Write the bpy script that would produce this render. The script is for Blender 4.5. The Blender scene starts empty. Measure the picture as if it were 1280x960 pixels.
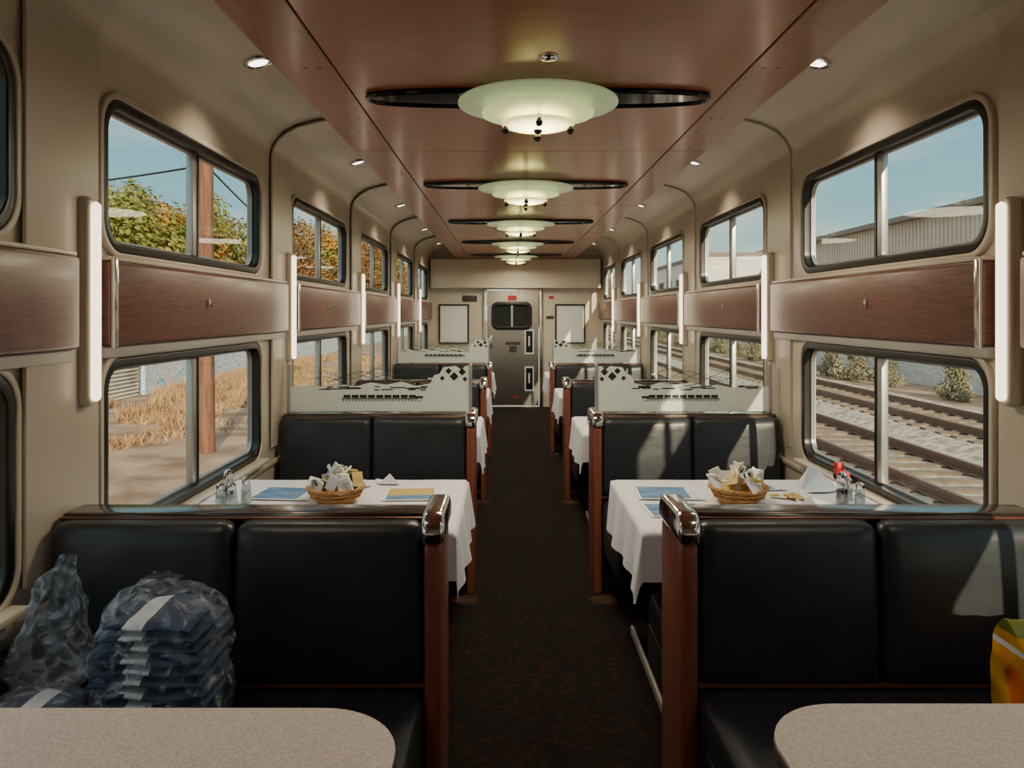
import bpy, bmesh, math, random
from mathutils import Vector, Matrix, noise as mnoise
random.seed(7)
D=bpy.data; S=bpy.context.scene; COL=S.collection
PITCH=2.08

# ---------------------------------------------------------------- materials
def newmat(name):
    m=D.materials.new(name); m.use_nodes=True
    nt=m.node_tree; b=nt.nodes['Principled BSDF']
    return m,nt,b
def mat(name,c1,c2=None,scale=5,stretch=(1,1,1),rough=.5,metal=0,bump=0,bscale=None,bstretch=None,detail=4,coat=0,lo=.35,hi=.65,spec=None,emit=None,es=0):
    m,nt,b=newmat(name)
    b.inputs['Roughness'].default_value=rough; b.inputs['Metallic'].default_value=metal
    b.inputs['Base Color'].default_value=(*c1,1)
    if coat: b.inputs['Coat Weight'].default_value=coat; b.inputs['Coat Roughness'].default_value=.15
    if spec is not None: b.inputs['Specular IOR Level'].default_value=spec
    if emit: b.inputs['Emission Color'].default_value=(*emit,1); b.inputs['Emission Strength'].default_value=es
    tc=nt.nodes.new('ShaderNodeTexCoord')
    if c2 is not None:
        mp=nt.nodes.new('ShaderNodeMapping'); mp.inputs['Scale'].default_value=stretch
        n=nt.nodes.new('ShaderNodeTexNoise'); n.inputs['Scale'].default_value=scale; n.inputs['Detail'].default_value=detail
        r=nt.nodes.new('ShaderNodeValToRGB')
        r.color_ramp.elements[0].color=(*c1,1); r.color_ramp.elements[1].color=(*c2,1)
        r.color_ramp.elements[0].position=lo; r.color_ramp.elements[1].position=hi
        L=nt.links.new
        L(tc.outputs['Object'],mp.inputs['Vector']); L(mp.outputs['Vector'],n.inputs['Vector'])
        L(n.outputs['Fac'],r.inputs['Fac']); L(r.outputs['Color'],b.inputs['Base Color'])
    if bump:
        mp=nt.nodes.new('ShaderNodeMapping'); mp.inputs['Scale'].default_value=bstretch or stretch
        n=nt.nodes.new('ShaderNodeTexNoise'); n.inputs['Scale'].default_value=bscale or scale; n.inputs['Detail'].default_value=3
        bp=nt.nodes.new('ShaderNodeBump'); bp.inputs['Strength'].default_value=bump; bp.inputs['Distance'].default_value=.01
        L=nt.links.new
        L(tc.outputs['Object'],mp.inputs['Vector']); L(mp.outputs['Vector'],n.inputs['Vector'])
        L(n.outputs['Fac'],bp.inputs['Height']); L(bp.outputs['Normal'],b.inputs['Normal'])
    return m
def glassmat(name,tint,gloss=.08,grough=.02):
    m=D.materials.new(name); m.use_nodes=True; nt=m.node_tree; nt.nodes.clear()
    o=nt.nodes.new('ShaderNodeOutputMaterial'); t=nt.nodes.new('ShaderNodeBsdfTransparent'); t.inputs[0].default_value=(*tint,1)
    g=nt.nodes.new('ShaderNodeBsdfGlossy'); g.inputs['Roughness'].default_value=grough
    x=nt.nodes.new('ShaderNodeMixShader'); x.inputs[0].default_value=gloss
    nt.links.new(t.outputs[0],x.inputs[1]); nt.links.new(g.outputs[0],x.inputs[2]); nt.links.new(x.outputs[0],o.inputs[0])
    return m

M={}
M['plastic']=mat('cream_panel',(.64,.56,.46),(.67,.59,.485),scale=2,rough=.28,bump=.05,bscale=60)
M['plastic2']=mat('cream_molding',(.60,.52,.425),rough=.28)
M['grey']=mat('grey_trim',(.44,.42,.39),rough=.4)
M['ceil']=mat('ceiling_wood',(.31,.090,.042),(.39,.128,.063),scale=6,stretch=(1,14,1),rough=.28,coat=.3)
M['ceil2']=mat('ceiling_wood_edge',(.26,.076,.036),(.32,.105,.052),scale=6,stretch=(10,1,1),rough=.30,coat=.25)
M['band']=mat('band_wood',(.13,.050,.040),(.20,.085,.066),scale=5,stretch=(1,1.5,30),rough=.34,detail=6,coat=.15)
M['post']=mat('post_wood',(.24,.062,.036),(.30,.09,.052),scale=5,stretch=(8,8,1),rough=.33,coat=.25)
M['leather']=mat('black_leather',(.021,.023,.029),(.028,.031,.039),scale=9,rough=.36,bump=.45,bscale=4,bstretch=(1,1,1.8))
M['black']=mat('black_gasket',(.008,.008,.008),rough=.35)
M['gloss']=mat('gloss_black',(.006,.005,.005),rough=.08)
M['rail_cap']=mat('bench_top_rail',(.022,.014,.012),rough=.2,coat=.5)
M['chrome']=mat('chrome',(.78,.77,.75),rough=.12,metal=1)
M['alum']=mat('aluminium',(.50,.50,.49),rough=.35,metal=.8)
M['winframe']=mat('window_frame_metal',(.26,.26,.26),rough=.35,metal=.7)
M['steel']=mat('stainless_door',(.46,.44,.41),(.60,.58,.54),scale=4,stretch=(30,1,1),rough=.26,metal=1)
M['copper']=mat('copper_trim',(.22,.085,.05),rough=.3,metal=.6)
M['darkbase']=mat('seat_base',(.015,.014,.013),rough=.6)
M['table']=mat('laminate',(.60,.49,.44),(.76,.64,.58),scale=180,rough=.4,lo=.4,hi=.6)
M['tedge']=mat('table_edge',(.12,.085,.065),rough=.4)
M['cloth']=mat('table_linen',(.76,.75,.80),(.80,.79,.84),scale=4,rough=.8,bump=.4,bscale=9)
M['paper']=mat('paper',(.88,.87,.85),rough=.7)
M['blue']=mat('menu_blue',(.06,.17,.38),(.17,.32,.52),scale=14,rough=.5)
M['yellow']=mat('menu_yellow',(.72,.5,.12),(.5,.36,.14),scale=40,rough=.5)
M['wicker']=mat('wicker',(.62,.33,.11),(.42,.20,.06),scale=30,stretch=(1,1,4),rough=.6,bump=.8,bscale=60)
M['red']=mat('red_paint',(.5,.02,.02),rough=.4)
M['navy']=mat('navy_cloth',(.012,.026,.066),(.026,.052,.125),scale=14,rough=.8,bump=.4,bscale=30)
M['white']=mat('white_band',(.75,.77,.82),rough=.6)
M['gravel']=mat('ballast',(.20,.165,.125),(.56,.47,.36),scale=6,rough=.95,bump=1,bscale=10,detail=10)
M['tie']=mat('sleeper_wood',(.15,.10,.07),(.24,.17,.12),scale=3,rough=.9)
M['rail']=mat('rail_steel',(.20,.12,.09),rough=.45,metal=.4)
M['ground']=mat('dirt_ground',(.17,.10,.058),(.38,.26,.17),scale=1.1,rough=1,detail=12,bump=1,bscale=5)
M['grass']=mat('dry_grass',(.36,.19,.085),(.50,.33,.17),scale=1.2,rough=1)
M['bark']=mat('bark',(.09,.05,.03),(.14,.08,.05),scale=6,stretch=(3,3,.4),rough=.9)
M['pole']=mat('pole_wood',(.13,.055,.034),(.24,.115,.07),scale=4,stretch=(4,4,.3),rough=.9)
M['leafo']=mat('leaf_autumn',(.42,.20,.025),(.18,.20,.025),scale=.6,rough=.7,lo=.44,hi=.54)
M['leafg']=mat('leaf_green',(.09,.13,.02),(.30,.26,.035),scale=.7,rough=.7)
M['leafb']=mat('leaf_brown',(.26,.105,.035),(.20,.13,.03),scale=.7,rough=.7)
M['shrub']=mat('leaf_shrub',(.17,.16,.09),(.38,.31,.20),scale=1,rough=.9)
M['shed']=mat('shed_cladding',(.62,.51,.41),(.70,.59,.48),scale=.3,rough=.8)
M['shedroof']=mat('shed_roof',(.22,.18,.155),rough=.7)
M['whitebld']=mat('pale_building',(.7,.66,.60),(.8,.76,.69),scale=.2,rough=.9)
M['sign']=mat('dark_sign',(.06,.045,.035),rough=.5)
M['ink']=mat('etching_ink',(.015,.016,.015),rough=.5)
M['amber']=mat('snack_pack_yellow',(.85,.42,.02),(.80,.16,.015),scale=9,rough=.25,lo=.48,hi=.56)
M['green']=mat('snack_pack_green',(.20,.22,.03),rough=.3)
M['syrup']=mat('syrup',(.03,.012,.008),rough=.15)
M['winglass']=glassmat('window_glass',(.84,.88,.86),.018)
M['clear']=glassmat('clear_glass',(.95,.98,.96),.05)
M['shaker']=glassmat('shaker_glass',(.75,.8,.82),.25)
M['strip']=mat('strip_diffuser',(.8,.74,.64),rough=.4,emit=(1,.82,.60),es=3.2)
M['spot']=mat('downlight_lens',(.9,.9,.85),rough=.4,emit=(1,.93,.8),es=6)
M['lampo']=mat('lamp_glass_outer',(.43,.49,.35),rough=.25,emit=(.60,.74,.38),es=.24)
M['lampm']=mat('lamp_glass_mid',(.50,.55,.34),rough=.25,emit=(.84,.90,.38),es=.65)
def lampcore():
    m,nt,b=newmat('lamp_glass_inner'); L=nt.links.new
    b.inputs['Base Color'].default_value=(.6,.62,.35,1); b.inputs['Roughness'].default_value=.3
    tc=nt.nodes.new('ShaderNodeTexCoord'); v=nt.nodes.new('ShaderNodeVectorMath'); v.operation='MULTIPLY'; v.inputs[1].default_value=(1,1,0)
    l=nt.nodes.new('ShaderNodeVectorMath'); l.operation='LENGTH'
    mr=nt.nodes.new('ShaderNodeMapRange'); mr.inputs[1].default_value=.03; mr.inputs[2].default_value=.14; mr.inputs[3].default_value=12; mr.inputs[4].default_value=1.2
    b.inputs['Emission Color'].default_value=(1,.86,.34,1)
    L(tc.outputs['Object'],v.inputs[0]);L(v.outputs[0],l.inputs[0]);L(l.outputs['Value'],mr.inputs[0]);L(mr.outputs[0],b.inputs['Emission Strength'])
    return m
M['lampc']=lampcore()
def frost():
    m=D.materials.new('frosted_glass'); m.use_nodes=True; nt=m.node_tree; L=nt.links.new
    b=nt.nodes['Principled BSDF']; b.inputs['Base Color'].default_value=(.89,.92,.88,1); b.inputs['Roughness'].default_value=.5
    t=nt.nodes.new('ShaderNodeBsdfTranslucent'); t.inputs[0].default_value=(.96,.98,.95,1)
    x=nt.nodes.new('ShaderNodeMixShader'); x.inputs[0].default_value=.4
    L(b.outputs[0],x.inputs[1]);L(t.outputs[0],x.inputs[2]);L(x.outputs[0],nt.nodes['Material Output'].inputs[0])
    return m
M['frost']=frost()
def carpet():
    m,nt,b=newmat('carpet'); L=nt.links.new
    tc=nt.nodes.new('ShaderNodeTexCoord'); v=nt.nodes.new('ShaderNodeTexVoronoi'); v.inputs['Scale'].default_value=24
    r=nt.nodes.new('ShaderNodeValToRGB'); e=r.color_ramp.elements
    e[0].position=.15; e[0].color=(.034,.011,.009,1); e[1].position=.42; e[1].color=(.010,.0075,.0065,1)
    n=nt.nodes.new('ShaderNodeTexNoise'); n.inputs['Scale'].default_value=400
    bp=nt.nodes.new('ShaderNodeBump'); bp.inputs['Strength'].default_value=.6; bp.inputs['Distance'].default_value=.005
    L(tc.outputs['Object'],v.inputs['Vector']); L(v.outputs['Distance'],r.inputs['Fac']); L(r.outputs['Color'],b.inputs['Base Color'])
    L(tc.outputs['Object'],n.inputs['Vector']); L(n.outputs['Fac'],bp.inputs['Height']); L(bp.outputs['Normal'],b.inputs['Normal'])
    b.inputs['Roughness'].default_value=.95; b.inputs['Specular IOR Level'].default_value=.15
    return m
M['carpet']=carpet()
def graffiti(name,sc,cols):
    m,nt,b=newmat(name); L=nt.links.new
    tc=nt.nodes.new('ShaderNodeTexCoord'); mp=nt.nodes.new('ShaderNodeMapping'); mp.inputs['Scale'].default_value=(1,.5,1.3)
    n=nt.nodes.new('ShaderNodeTexNoise'); n.inputs['Scale'].default_value=sc; n.inputs['Distortion'].default_value=2.5; n.inputs['Detail'].default_value=2
    r=nt.nodes.new('ShaderNodeValToRGB'); r.color_ramp.interpolation='CONSTANT'; e=r.color_ramp.elements
    e[0].position=0;e[0].color=(*cols[0][1],1);e[1].position=cols[1][0];e[1].color=(*cols[1][1],1)
    for p,c in cols[2:]:
        k=e.new(p);k.color=(*c,1)
    L(tc.outputs['Object'],mp.inputs['Vector']);L(mp.outputs['Vector'],n.inputs['Vector']);L(n.outputs['Fac'],r.inputs['Fac']);L(r.outputs['Color'],b.inputs['Base Color'])
    b.inputs['Roughness'].default_value=.9
    return m
M['graf']=graffiti('graffiti_wall',1.5,[(0,(.75,.66,.55)),(.42,(.85,.82,.78)),(.455,(.08,.42,.72)),(.485,(.92,.90,.88)),(.505,(.05,.06,.16)),(.52,(.30,.68,.80)),(.55,(.85,.80,.74)),(.59,(.75,.30,.22)),(.62,(.70,.64,.55))])
M['graf2']=graffiti('graffiti_wall_pale',1.1,[(0,(.58,.54,.48)),(.46,(.66,.65,.63)),(.50,(.40,.48,.60)),(.515,(.72,.71,.70)),(.56,(.34,.34,.36)),(.57,(.60,.56,.50))])
def bagmat():
    m=D.materials.new('clear_plastic_bag'); m.use_nodes=True; nt=m.node_tree; nt.nodes.clear(); L=nt.links.new
    o=nt.nodes.new('ShaderNodeOutputMaterial'); t=nt.nodes.new('ShaderNodeBsdfTransparent'); t.inputs[0].default_value=(.97,.98,1,1)
    p=nt.nodes.new('ShaderNodeBsdfPrincipled'); p.inputs['Base Color'].default_value=(.66,.74,.86,1); p.inputs['Roughness'].default_value=.10
    x=nt.nodes.new('ShaderNodeMixShader')
    tc=nt.nodes.new('ShaderNodeTexCoord'); n=nt.nodes.new('ShaderNodeTexNoise'); n.inputs['Scale'].default_value=18; n.inputs['Distortion'].default_value=1.6; n.inputs['Detail'].default_value=6
    r=nt.nodes.new('ShaderNodeValToRGB'); r.color_ramp.elements[0].position=.48; r.color_ramp.elements[0].color=(.09,.09,.09,1)
    r.color_ramp.elements[1].position=.70; r.color_ramp.elements[1].color=(.55,.55,.55,1)
    bp=nt.nodes.new('ShaderNodeBump'); bp.inputs['Strength'].default_value=1; bp.inputs['Distance'].default_value=.03
    L(tc.outputs['Object'],n.inputs['Vector']);L(n.outputs['Fac'],r.inputs['Fac']);L(r.outputs['Color'],x.inputs[0])
    L(n.outputs['Fac'],bp.inputs['Height']);L(bp.outputs['Normal'],p.inputs['Normal'])
    L(t.outputs[0],x.inputs[1]);L(p.outputs[0],x.inputs[2]);L(x.outputs[0],o.inputs[0])
    return m
M['bag']=bagmat()

# ---------------------------------------------------------------- helpers
def empty(name,loc=(0,0,0)):
    e=D.objects.new(name,None); e.empty_display_size=.1; e.location=loc; COL.objects.link(e); return e
def finish(me,name,mats,parent=None,loc=(0,0,0),smooth=True,angle=40):
    if not isinstance(mats,(list,tuple)): mats=[mats]
    for m in mats: me.materials.append(m)
    o=D.objects.new(name,me); COL.objects.link(o)
    o.location=Vector(loc)
    if parent is not None:
        o.parent=parent; o.location=Vector(loc)-parent.location
    if smooth:
        me.polygons.foreach_set('use_smooth',[True]*len(me.polygons))
        try: me.set_sharp_from_angle(angle=math.radians(angle))
        except Exception: pass
    return o
def fromb(bm,name,mats,parent=None,loc=(0,0,0),smooth=True,angle=40,recalc=True):
    if recalc: bmesh.ops.recalc_face_normals(bm,faces=bm.faces[:])
    me=D.meshes.new(name); bm.to_mesh(me); bm.free()
    return finish(me,name,mats,parent,loc,smooth,angle)
def center(verts):
    xs=[v[0] for v in verts];ys=[v[1] for v in verts];zs=[v[2] for v in verts]
    return Vector(((min(xs)+max(xs))/2,(min(ys)+max(ys))/2,(min(zs)+max(zs))/2))
def addbox(bm,x0,x1,y0,y1,z0,z1,mi=0,rot=None):
    if x0>x1:x0,x1=x1,x0
    c=Vector(((x0+x1)/2,(y0+y1)/2,(z0+z1)/2))
    r=bmesh.ops.create_cube(bm,size=1)
    for v in r['verts']:
        p=Vector((v.co.x*(x1-x0),v.co.y*(y1-y0),v.co.z*(z1-z0)))
        if rot is not None: p=rot@p
        v.co=p+c
    for f in {f for v in r['verts'] for f in v.link_faces}: f.material_index=mi
    return r['verts']
def box(name,x0,x1,y0,y1,z0,z1,m,parent=None,bevel=0,seg=3):
    if x0>x1:x0,x1=x1,x0
    bm=bmesh.new(); c=Vector(((x0+x1)/2,(y0+y1)/2,(z0+z1)/2))
    addbox(bm,x0-c.x,x1-c.x,y0-c.y,y1-c.y,z0-c.z,z1-c.z)
    if bevel: bmesh.ops.bevel(bm,geom=bm.edges[:],offset=bevel,segments=seg,profile=.5,affect='EDGES')
    return fromb(bm,name,m,parent,c)
def cushion(name,x0,x1,y0,y1,z0,z1,m,parent,r=.035,puff=.25,axis=1,n=18,lean=0,seed=None):
    if x0>x1:x0,x1=x1,x0
    H=Vector(((x1-x0)/2,(y1-y0)/2,(z1-z0)/2)); c=Vector(((x0+x1)/2,(y0+y1)/2,(z0+z1)/2))
    bm=bmesh.new(); bmesh.ops.create_cube(bm,size=2)
    bmesh.ops.subdivide_edges(bm,edges=bm.edges[:],cuts=n,use_grid_fill=True)
    r=min(r,min(H)*.95)
    for v in bm.verts:
        u=v.co.copy()
        q=Vector((u.x*H.x,u.y*H.y,u.z*H.z))
        inner=Vector([max(-(H[i]-r),min(H[i]-r,q[i])) for i in range(3)])
        d=q-inner
        pos=inner+d.normalized()*r if d.length>1e-9 else q
        o=[i for i in range(3) if i!=axis]
        k=(1-abs(u[o[0]])**2.5)*(1-abs(u[o[1]])**2.5)
        pos[axis]*=1+puff*max(0,k)
        if seed is not None:   # gentle creasing of stretched leather near the bottom corners
            t=max(0,-u.z+.2)*max(0,u.x*seed+.1)
            pos.y+=.005*t*math.sin((u.x*seed*1.2+u.z*.9)*16)
        if lean: pos.y+=lean*u.z
        v.co=pos
    return fromb(bm,name,m,parent,c,angle=60)
def rr(cx,cy,w,h,r,n=8):
    pts=[]
    for (sx,sy,a0) in ((1,1,0),(-1,1,90),(-1,-1,180),(1,-1,270)):
        ox=cx+sx*(w/2-r); oy=cy+sy*(h/2-r)
        for i in range(n+1):
            a=math.radians(a0+90*i/n); pts.append((ox+r*math.cos(a),oy+r*math.sin(a)))
    return pts
def plate(name,outer,holes,t,m,plane,pos,parent=None,bevel=0,angle=40):
    cu=D.curves.new('tmp','CURVE'); cu.dimensions='2D'; cu.fill_mode='BOTH'; cu.extrude=max(t/2-bevel,.0001); cu.bevel_depth=bevel; cu.bevel_resolution=2
    if bevel: cu.offset=-bevel
    for pts in [outer]+list(holes):
        s=cu.splines.new('POLY'); s.points.add(len(pts)-1)
        for i,p in enumerate(pts): s.points[i].co=(p[0],p[1],0,1)
        s.use_cyclic_u=True
    ob=D.objects.new('tmp',cu); COL.objects.link(ob)
    dg=bpy.context.evaluated_depsgraph_get(); me=D.meshes.new_from_object(ob.evaluated_get(dg))
    D.objects.remove(ob); D.curves.remove(cu)
    me.materials.clear()
    bm=bmesh.new(); bm.from_mesh(me); D.meshes.remove(me)
    bmesh.ops.remove_doubles(bm,verts=bm.verts[:],dist=1e-5)
    for v in bm.verts:
        a,b,c=v.co
        if plane=='yz': v.co=(pos+c,a,b)
        elif plane=='xz': v.co=(a,pos+c,b)
        else: v.co=(a,b,pos+c)
    c=center([v.co for v in bm.verts])
    for v in bm.verts: v.co-=c
    return fromb(bm,name,m,parent,c,angle=angle)
def lathe(name,prof,c,m,parent=None,seg=40,bm=None,mi=0,tilt=None):
    own=bm is None
    if own: bm=bmesh.new()
    off=Vector((0,0,0)) if own else Vector(c)
    rings=[]
    for (r,z) in prof:
        if r<1e-5: rings.append([bm.verts.new(off+Vector((0,0,z)))])
        else: rings.append([bm.verts.new(off+Vector((r*math.cos(2*math.pi*i/seg),r*math.sin(2*math.pi*i/seg),z))) for i in range(seg)])
    for a,b in zip(rings[:-1],rings[1:]):
        for i in range(seg):
            j=(i+1)%seg
            if len(a)==1 and len(b)==1: continue
            if len(a)==1: f=bm.faces.new((a[0],b[i],b[j]))
            elif len(b)==1: f=bm.faces.new((a[i],a[j],b[0]))
            else: f=bm.faces.new((a[i],a[j],b[j],b[i]))
            f.material_index=mi
    if own:
        o=fromb(bm,name,m,parent,c)
        if tilt: o.rotation_euler=tilt
        return o
def tube(name,pts,r,m,parent=None,seg=8,cyclic=False):
    cu=D.curves.new('t','CURVE'); cu.dimensions='3D'; cu.bevel_depth=r; cu.bevel_resolution=max(1,seg//4); cu.use_fill_caps=True
    c=center(pts)
    s=cu.splines.new('POLY'); s.points.add(len(pts)-1); s.use_cyclic_u=cyclic
    for i,p in enumerate(pts): s.points[i].co=(p[0]-c.x,p[1]-c.y,p[2]-c.z,1)
    ob=D.objects.new('tmp',cu); COL.objects.link(ob)
    dg=bpy.context.evaluated_depsgraph_get(); me=D.meshes.new_from_object(ob.evaluated_get(dg))
    D.objects.remove(ob); D.curves.remove(cu); me.materials.clear()
    return finish(me,name,m,parent,c)
def sheet(name,prof,y0,y1,m,parent=None,solid=0,s=1):
    bm=bmesh.new(); c=Vector((s*sum(p[0] for p in prof)/len(prof),(y0+y1)/2,sum(p[1] for p in prof)/len(prof)))
    A=[bm.verts.new(Vector((s*x,y0,z))-c) for x,z in prof]; B=[bm.verts.new(Vector((s*x,y1,z))-c) for x,z in prof]
    for i in range(len(prof)-1): bm.faces.new((A[i],A[i+1],B[i+1],B[i]))
    if solid:
        bmesh.ops.recalc_face_normals(bm,faces=bm.faces[:])
        bmesh.ops.solidify(bm,geom=bm.faces[:],thickness=solid)
    return fromb(bm,name,m,parent,c,angle=50)

# ---------------------------------------------------------------- shell
Y0,Y1=-1.6,12.3
CZ=2.39
box('floor',-1.46,1.46,Y0,Y1+.1,-.08,0,M['carpet'])
WIN=[]
for k in range(-1,5):
    a=2.39+PITCH*k; b=a+1.51
    if k==4: b=12.0
    if k==-1: b=1.95
    WIN.append((k,a,b))
UZ=(1.724,2.207); LZ=(.785,1.365)
n=0
for s,side in ((-1,'left'),(1,'right')):
    holes=[]
    for k,a,b in WIN:
        holes.append(rr((a+b)/2,sum(UZ)/2,b-a,UZ[1]-UZ[0],.10))
        holes.append(rr((a+b)/2,sum(LZ)/2,b-a,LZ[1]-LZ[0],.09))
    plate('wall_'+side,[(Y0,0),(Y1,0),(Y1,2.30),(Y0,2.30)],holes,.06,M['plastic'],'yz',s*1.43)
    prof=[(1.3995,2.262),(1.3985,2.36),(1.39,2.405),(1.365,2.45),(1.32,2.495),(1.25,2.53),(1.15,2.558),(1.02,2.58),(.85,2.594),(.5,2.6),(0,2.6)]
    sheet('ceiling_cove_'+side,prof,Y0,Y1,M['plastic'],s=s,solid=0)
    for k in range(-2,5):
        ya,yb=3.945+PITCH*k,4.415+PITCH*k
        if ya<Y0 or yb>Y1-.2: continue
        rib=[(1.388,.80),(1.388,2.36),(1.379,2.40),(1.355,2.443),(1.311,2.485),(1.243,2.519),(1.144,2.547),(1.013,2.569),(.90,2.579)]
        sheet('trim_pillar_'+side,rib,ya+.12,yb,M['plastic2'],s=s,solid=-.010 if s>0 else .010)
    for k,a,b in WIN:
        n+=1
        w=empty('window_%d'%n,(s*1.43,(a+b)/2,1.5))
        for nm,Z,r in (('upper',UZ,.10),('lower',LZ,.09)):
            cy,cz=(a+b)/2,sum(Z)/2; W=b-a; H=Z[1]-Z[0]
            plate(nm+'_bezel',rr(cy,cz,W+.06,H+.06,r+.03),[rr(cy,cz,W+.016,H+.016,r+.008)],.018,M['plastic2'],'yz',s*1.393,w,bevel=.005)
            plate(nm+'_gasket',rr(cy,cz,W+.014,H+.014,r+.007),[rr(cy,cz,W-.05,H-.05,r-.018)],.05,M['black'],'yz',s*1.412,w,bevel=.006)
            plate(nm+'_frame',rr(cy,cz,W-.05,H-.05,r-.018),[rr(cy,cz,W-.07,H-.07,r-.026)],.02,M['winframe'],'yz',s*1.432,w)
            box(nm+'_mullion',s*1.415,s*1.445,cy-.02,cy+.02,Z[0]+.03,Z[1]-.03,M['alum'],w,.004)
            box(nm+'_mullion_seal',s*1.412,s*1.447,cy+.02,cy+.034,Z[0]+.03,Z[1]-.03,M['black'],w)
            plate(nm+'_glass',rr(cy,cz,W-.06,H-.06,r-.025),[],.004,M['winglass'],'yz',s*1.436,w)
        box('sill',s*1.335,s*1.384,a+.02,b-.02,.757,.779,M['plastic2'],w,.006)
        ye=min(a+1.88,Y1-.02)
        bd=empty('trim_wood_band_'+side,(s*1.38,(a+ye)/2,1.55))
        box('panel',s*1.35,s*1.40,a-.03,ye,1.416,1.683,M['band'],bd,.012)
        box('valance',s*1.372,s*1.40,a-.03,ye,1.378,1.414,M['grey'],bd,.004)
        box('top_lip',s*1.36,s*1.40,a-.03,ye,1.684,1.698,M['plastic2'],bd,.004)
        box('bracket',s*1.335,s*1.349,a-.04,a-.015,1.41,1.69,M['chrome'],bd,.004)
        box('hook_plate',s*1.343,s*1.351,a+.72,a+.74,1.54,1.575,M['alum'],bd,.002)
        box('hook',s*1.325,s*1.345,a+.726,a+.734,1.545,1.555,M['alum'],bd,.002)
        ys=a-.14
        ls=empty('wall_light_strip',(s*1.36,ys,1.55))
        box('housing',s*1.348,s*1.399,ys-.026,ys+.026,1.24,1.865,M['plastic2'],ls,.02,5)
        R_=.0145
        pr=[(0,1.258)]+[(R_*math.sin(t*math.pi/8),1.258+R_-R_*math.cos(t*math.pi/8)) for t in range(1,5)]+[(R_*math.cos(t*math.pi/8),1.833+R_*math.sin(t*math.pi/8)) for t in range(0,4)]+[(0,1.85)]
        lathe('diffuser',[(r_,z_-1.55) for r_,z_ in pr],(s*1.340,ys,1.55),M['strip'],ls,seg=16)
    box('baseboard_'+side,s*1.37,s*1.40,Y0,Y1,0,.16,M['grey'],None,.01)
    box('trim_wall_ledge_'+side,s*1.378,s*1.40,Y0,Y1,.70,.73,M['plastic2'],None,.008)
    bm=bmesh.new()
    for i in range(14):
        addbox(bm,s*1.385,s*1.40,1.6,1.95,.53+i*.011,.535+i*.011)
    fromb(bm,'trim_vent_grille_'+side,M['alum'],smooth=False)

box('roof',-1.52,1.52,Y0-.1,Y1+.1,2.66,2.72,M['alum'])
box('wall_back',-1.46,1.46,Y0-.06,Y0,0,2.66,M['plastic'])
for s,side in((-1,'left'),(1,'right')):
    box('wall_outer_skin_'+side,s*1.462,s*1.50,Y0,Y1,2.22,2.66,M['alum'])

def panelrow():
    joints=[Y0]+[4.09+PITCH*k for k in range(-2,4)]+[Y1]
    cp=empty('ceiling',(0,5,CZ+.03))
    for a,b in zip(joints[:-1],joints[1:]):
        box('center_panel',-.735,.735,a+.002,b-.002,CZ,CZ+.05,M['ceil'],cp,.003,1)
        for s in(-1,1):
            box('side_panel',s*.741,s*.945,a+.002,b-.002,CZ,CZ+.05,M['ceil2'],cp,.003,1)
    box('shadow_gap',-.93,.93,Y0,Y1,CZ+.02,CZ+.06,M['black'],cp)
    bm=bmesh.new()
    for k in range(-1,4):
        for yy in (3.05+.35,3.05+.62,3.05-.35,4.02):
            for x in (-.84,.84,-.79,.79) if yy!=4.02 else (-.84,.84):
                lathe('',[(0,-.001),(.008,-.001),(.008,.002)],(x,yy+PITCH*k,CZ),None,bm=bm,seg=8)
    c=Vector((0,5,CZ))
    for v in bm.verts: v.co-=c
    fromb(bm,'screws',M['black'],cp,c)
panelrow()
lathe('smoke_detector',[(0,-.012),(.022,-.011),(.032,-.006),(.036,0)],(.02,2.59,CZ),M['chrome'],seg=24)

for k in range(5):
    y=3.05+PITCH*k
    L0=empty('ceiling_lamp',(0,y,CZ))
    pts=[]
    for i in range(72):
        a=2*math.pi*i/72; c_,s_=math.cos(a),math.sin(a)
        pts.append((.68*math.copysign(abs(c_)**.85,c_),y+.115*math.copysign(abs(s_)**.65,s_)))
    plate('oval_plate',pts,[],.012,M['gloss'],'xy',CZ-.006,L0)
    tube('oval_rim',[(p[0],p[1],CZ-.01) for p in pts],.011,M['gloss'],L0,cyclic=True)
    def bowl(r0,r1,z0,z1,t=.007):
        return [(r1,z1),(r1+(r0-r1)*.4,z1+(z0-z1)*.22),(r1+(r0-r1)*.75,z1+(z0-z1)*.6),(r0,z0),(r0,z0+t),(r1+(r0-r1)*.7,z1+(z0-z1)*.6+t),(r1,z1+t)]
    lathe('glass_outer',[(0,-.050)]+bowl(.32,.10,-.035,-.050),(0,y,CZ),M['lampo'],L0,64)
    lathe('glass_middle',[(0,-.090)]+bowl(.225,.08,-.075,-.090),(0,y,CZ),M['lampm'],L0,64)
    lathe('glass_inner',[(0,-.137)]+bowl(.145,.05,-.117,-.137),(0,y,CZ),M['lampc'],L0,48)
    lathe('stem',[(.02,0),(.02,-.12),(0,-.12)],(0,y,CZ),M['gloss'],L0,16)
    for i in range(4):
        a=math.pi/2*i
        lathe('knob',[(0,-.03),(.012,-.024),(.015,-.01),(.008,.0),(.008,.02)],(.130*math.cos(a),y+.130*math.sin(a),CZ-.125),M['gloss'],L0,12)
    lathe('finial',[(0,-.045),(.009,-.04),(.013,-.026),(.008,-.015),(.016,-.006),(.018,.004)],(0,y,CZ-.139),M['gloss'],L0,16)
    ld=D.lights.new('lamp_light','AREA'); ld.shape='DISK'; ld.size=.56; ld.energy=18; ld.color=(1,.88,.64)
    lo=D.objects.new('lamp_light',ld); COL.objects.link(lo); lo.parent=L0; lo.location=(0,0,-.19)
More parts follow.
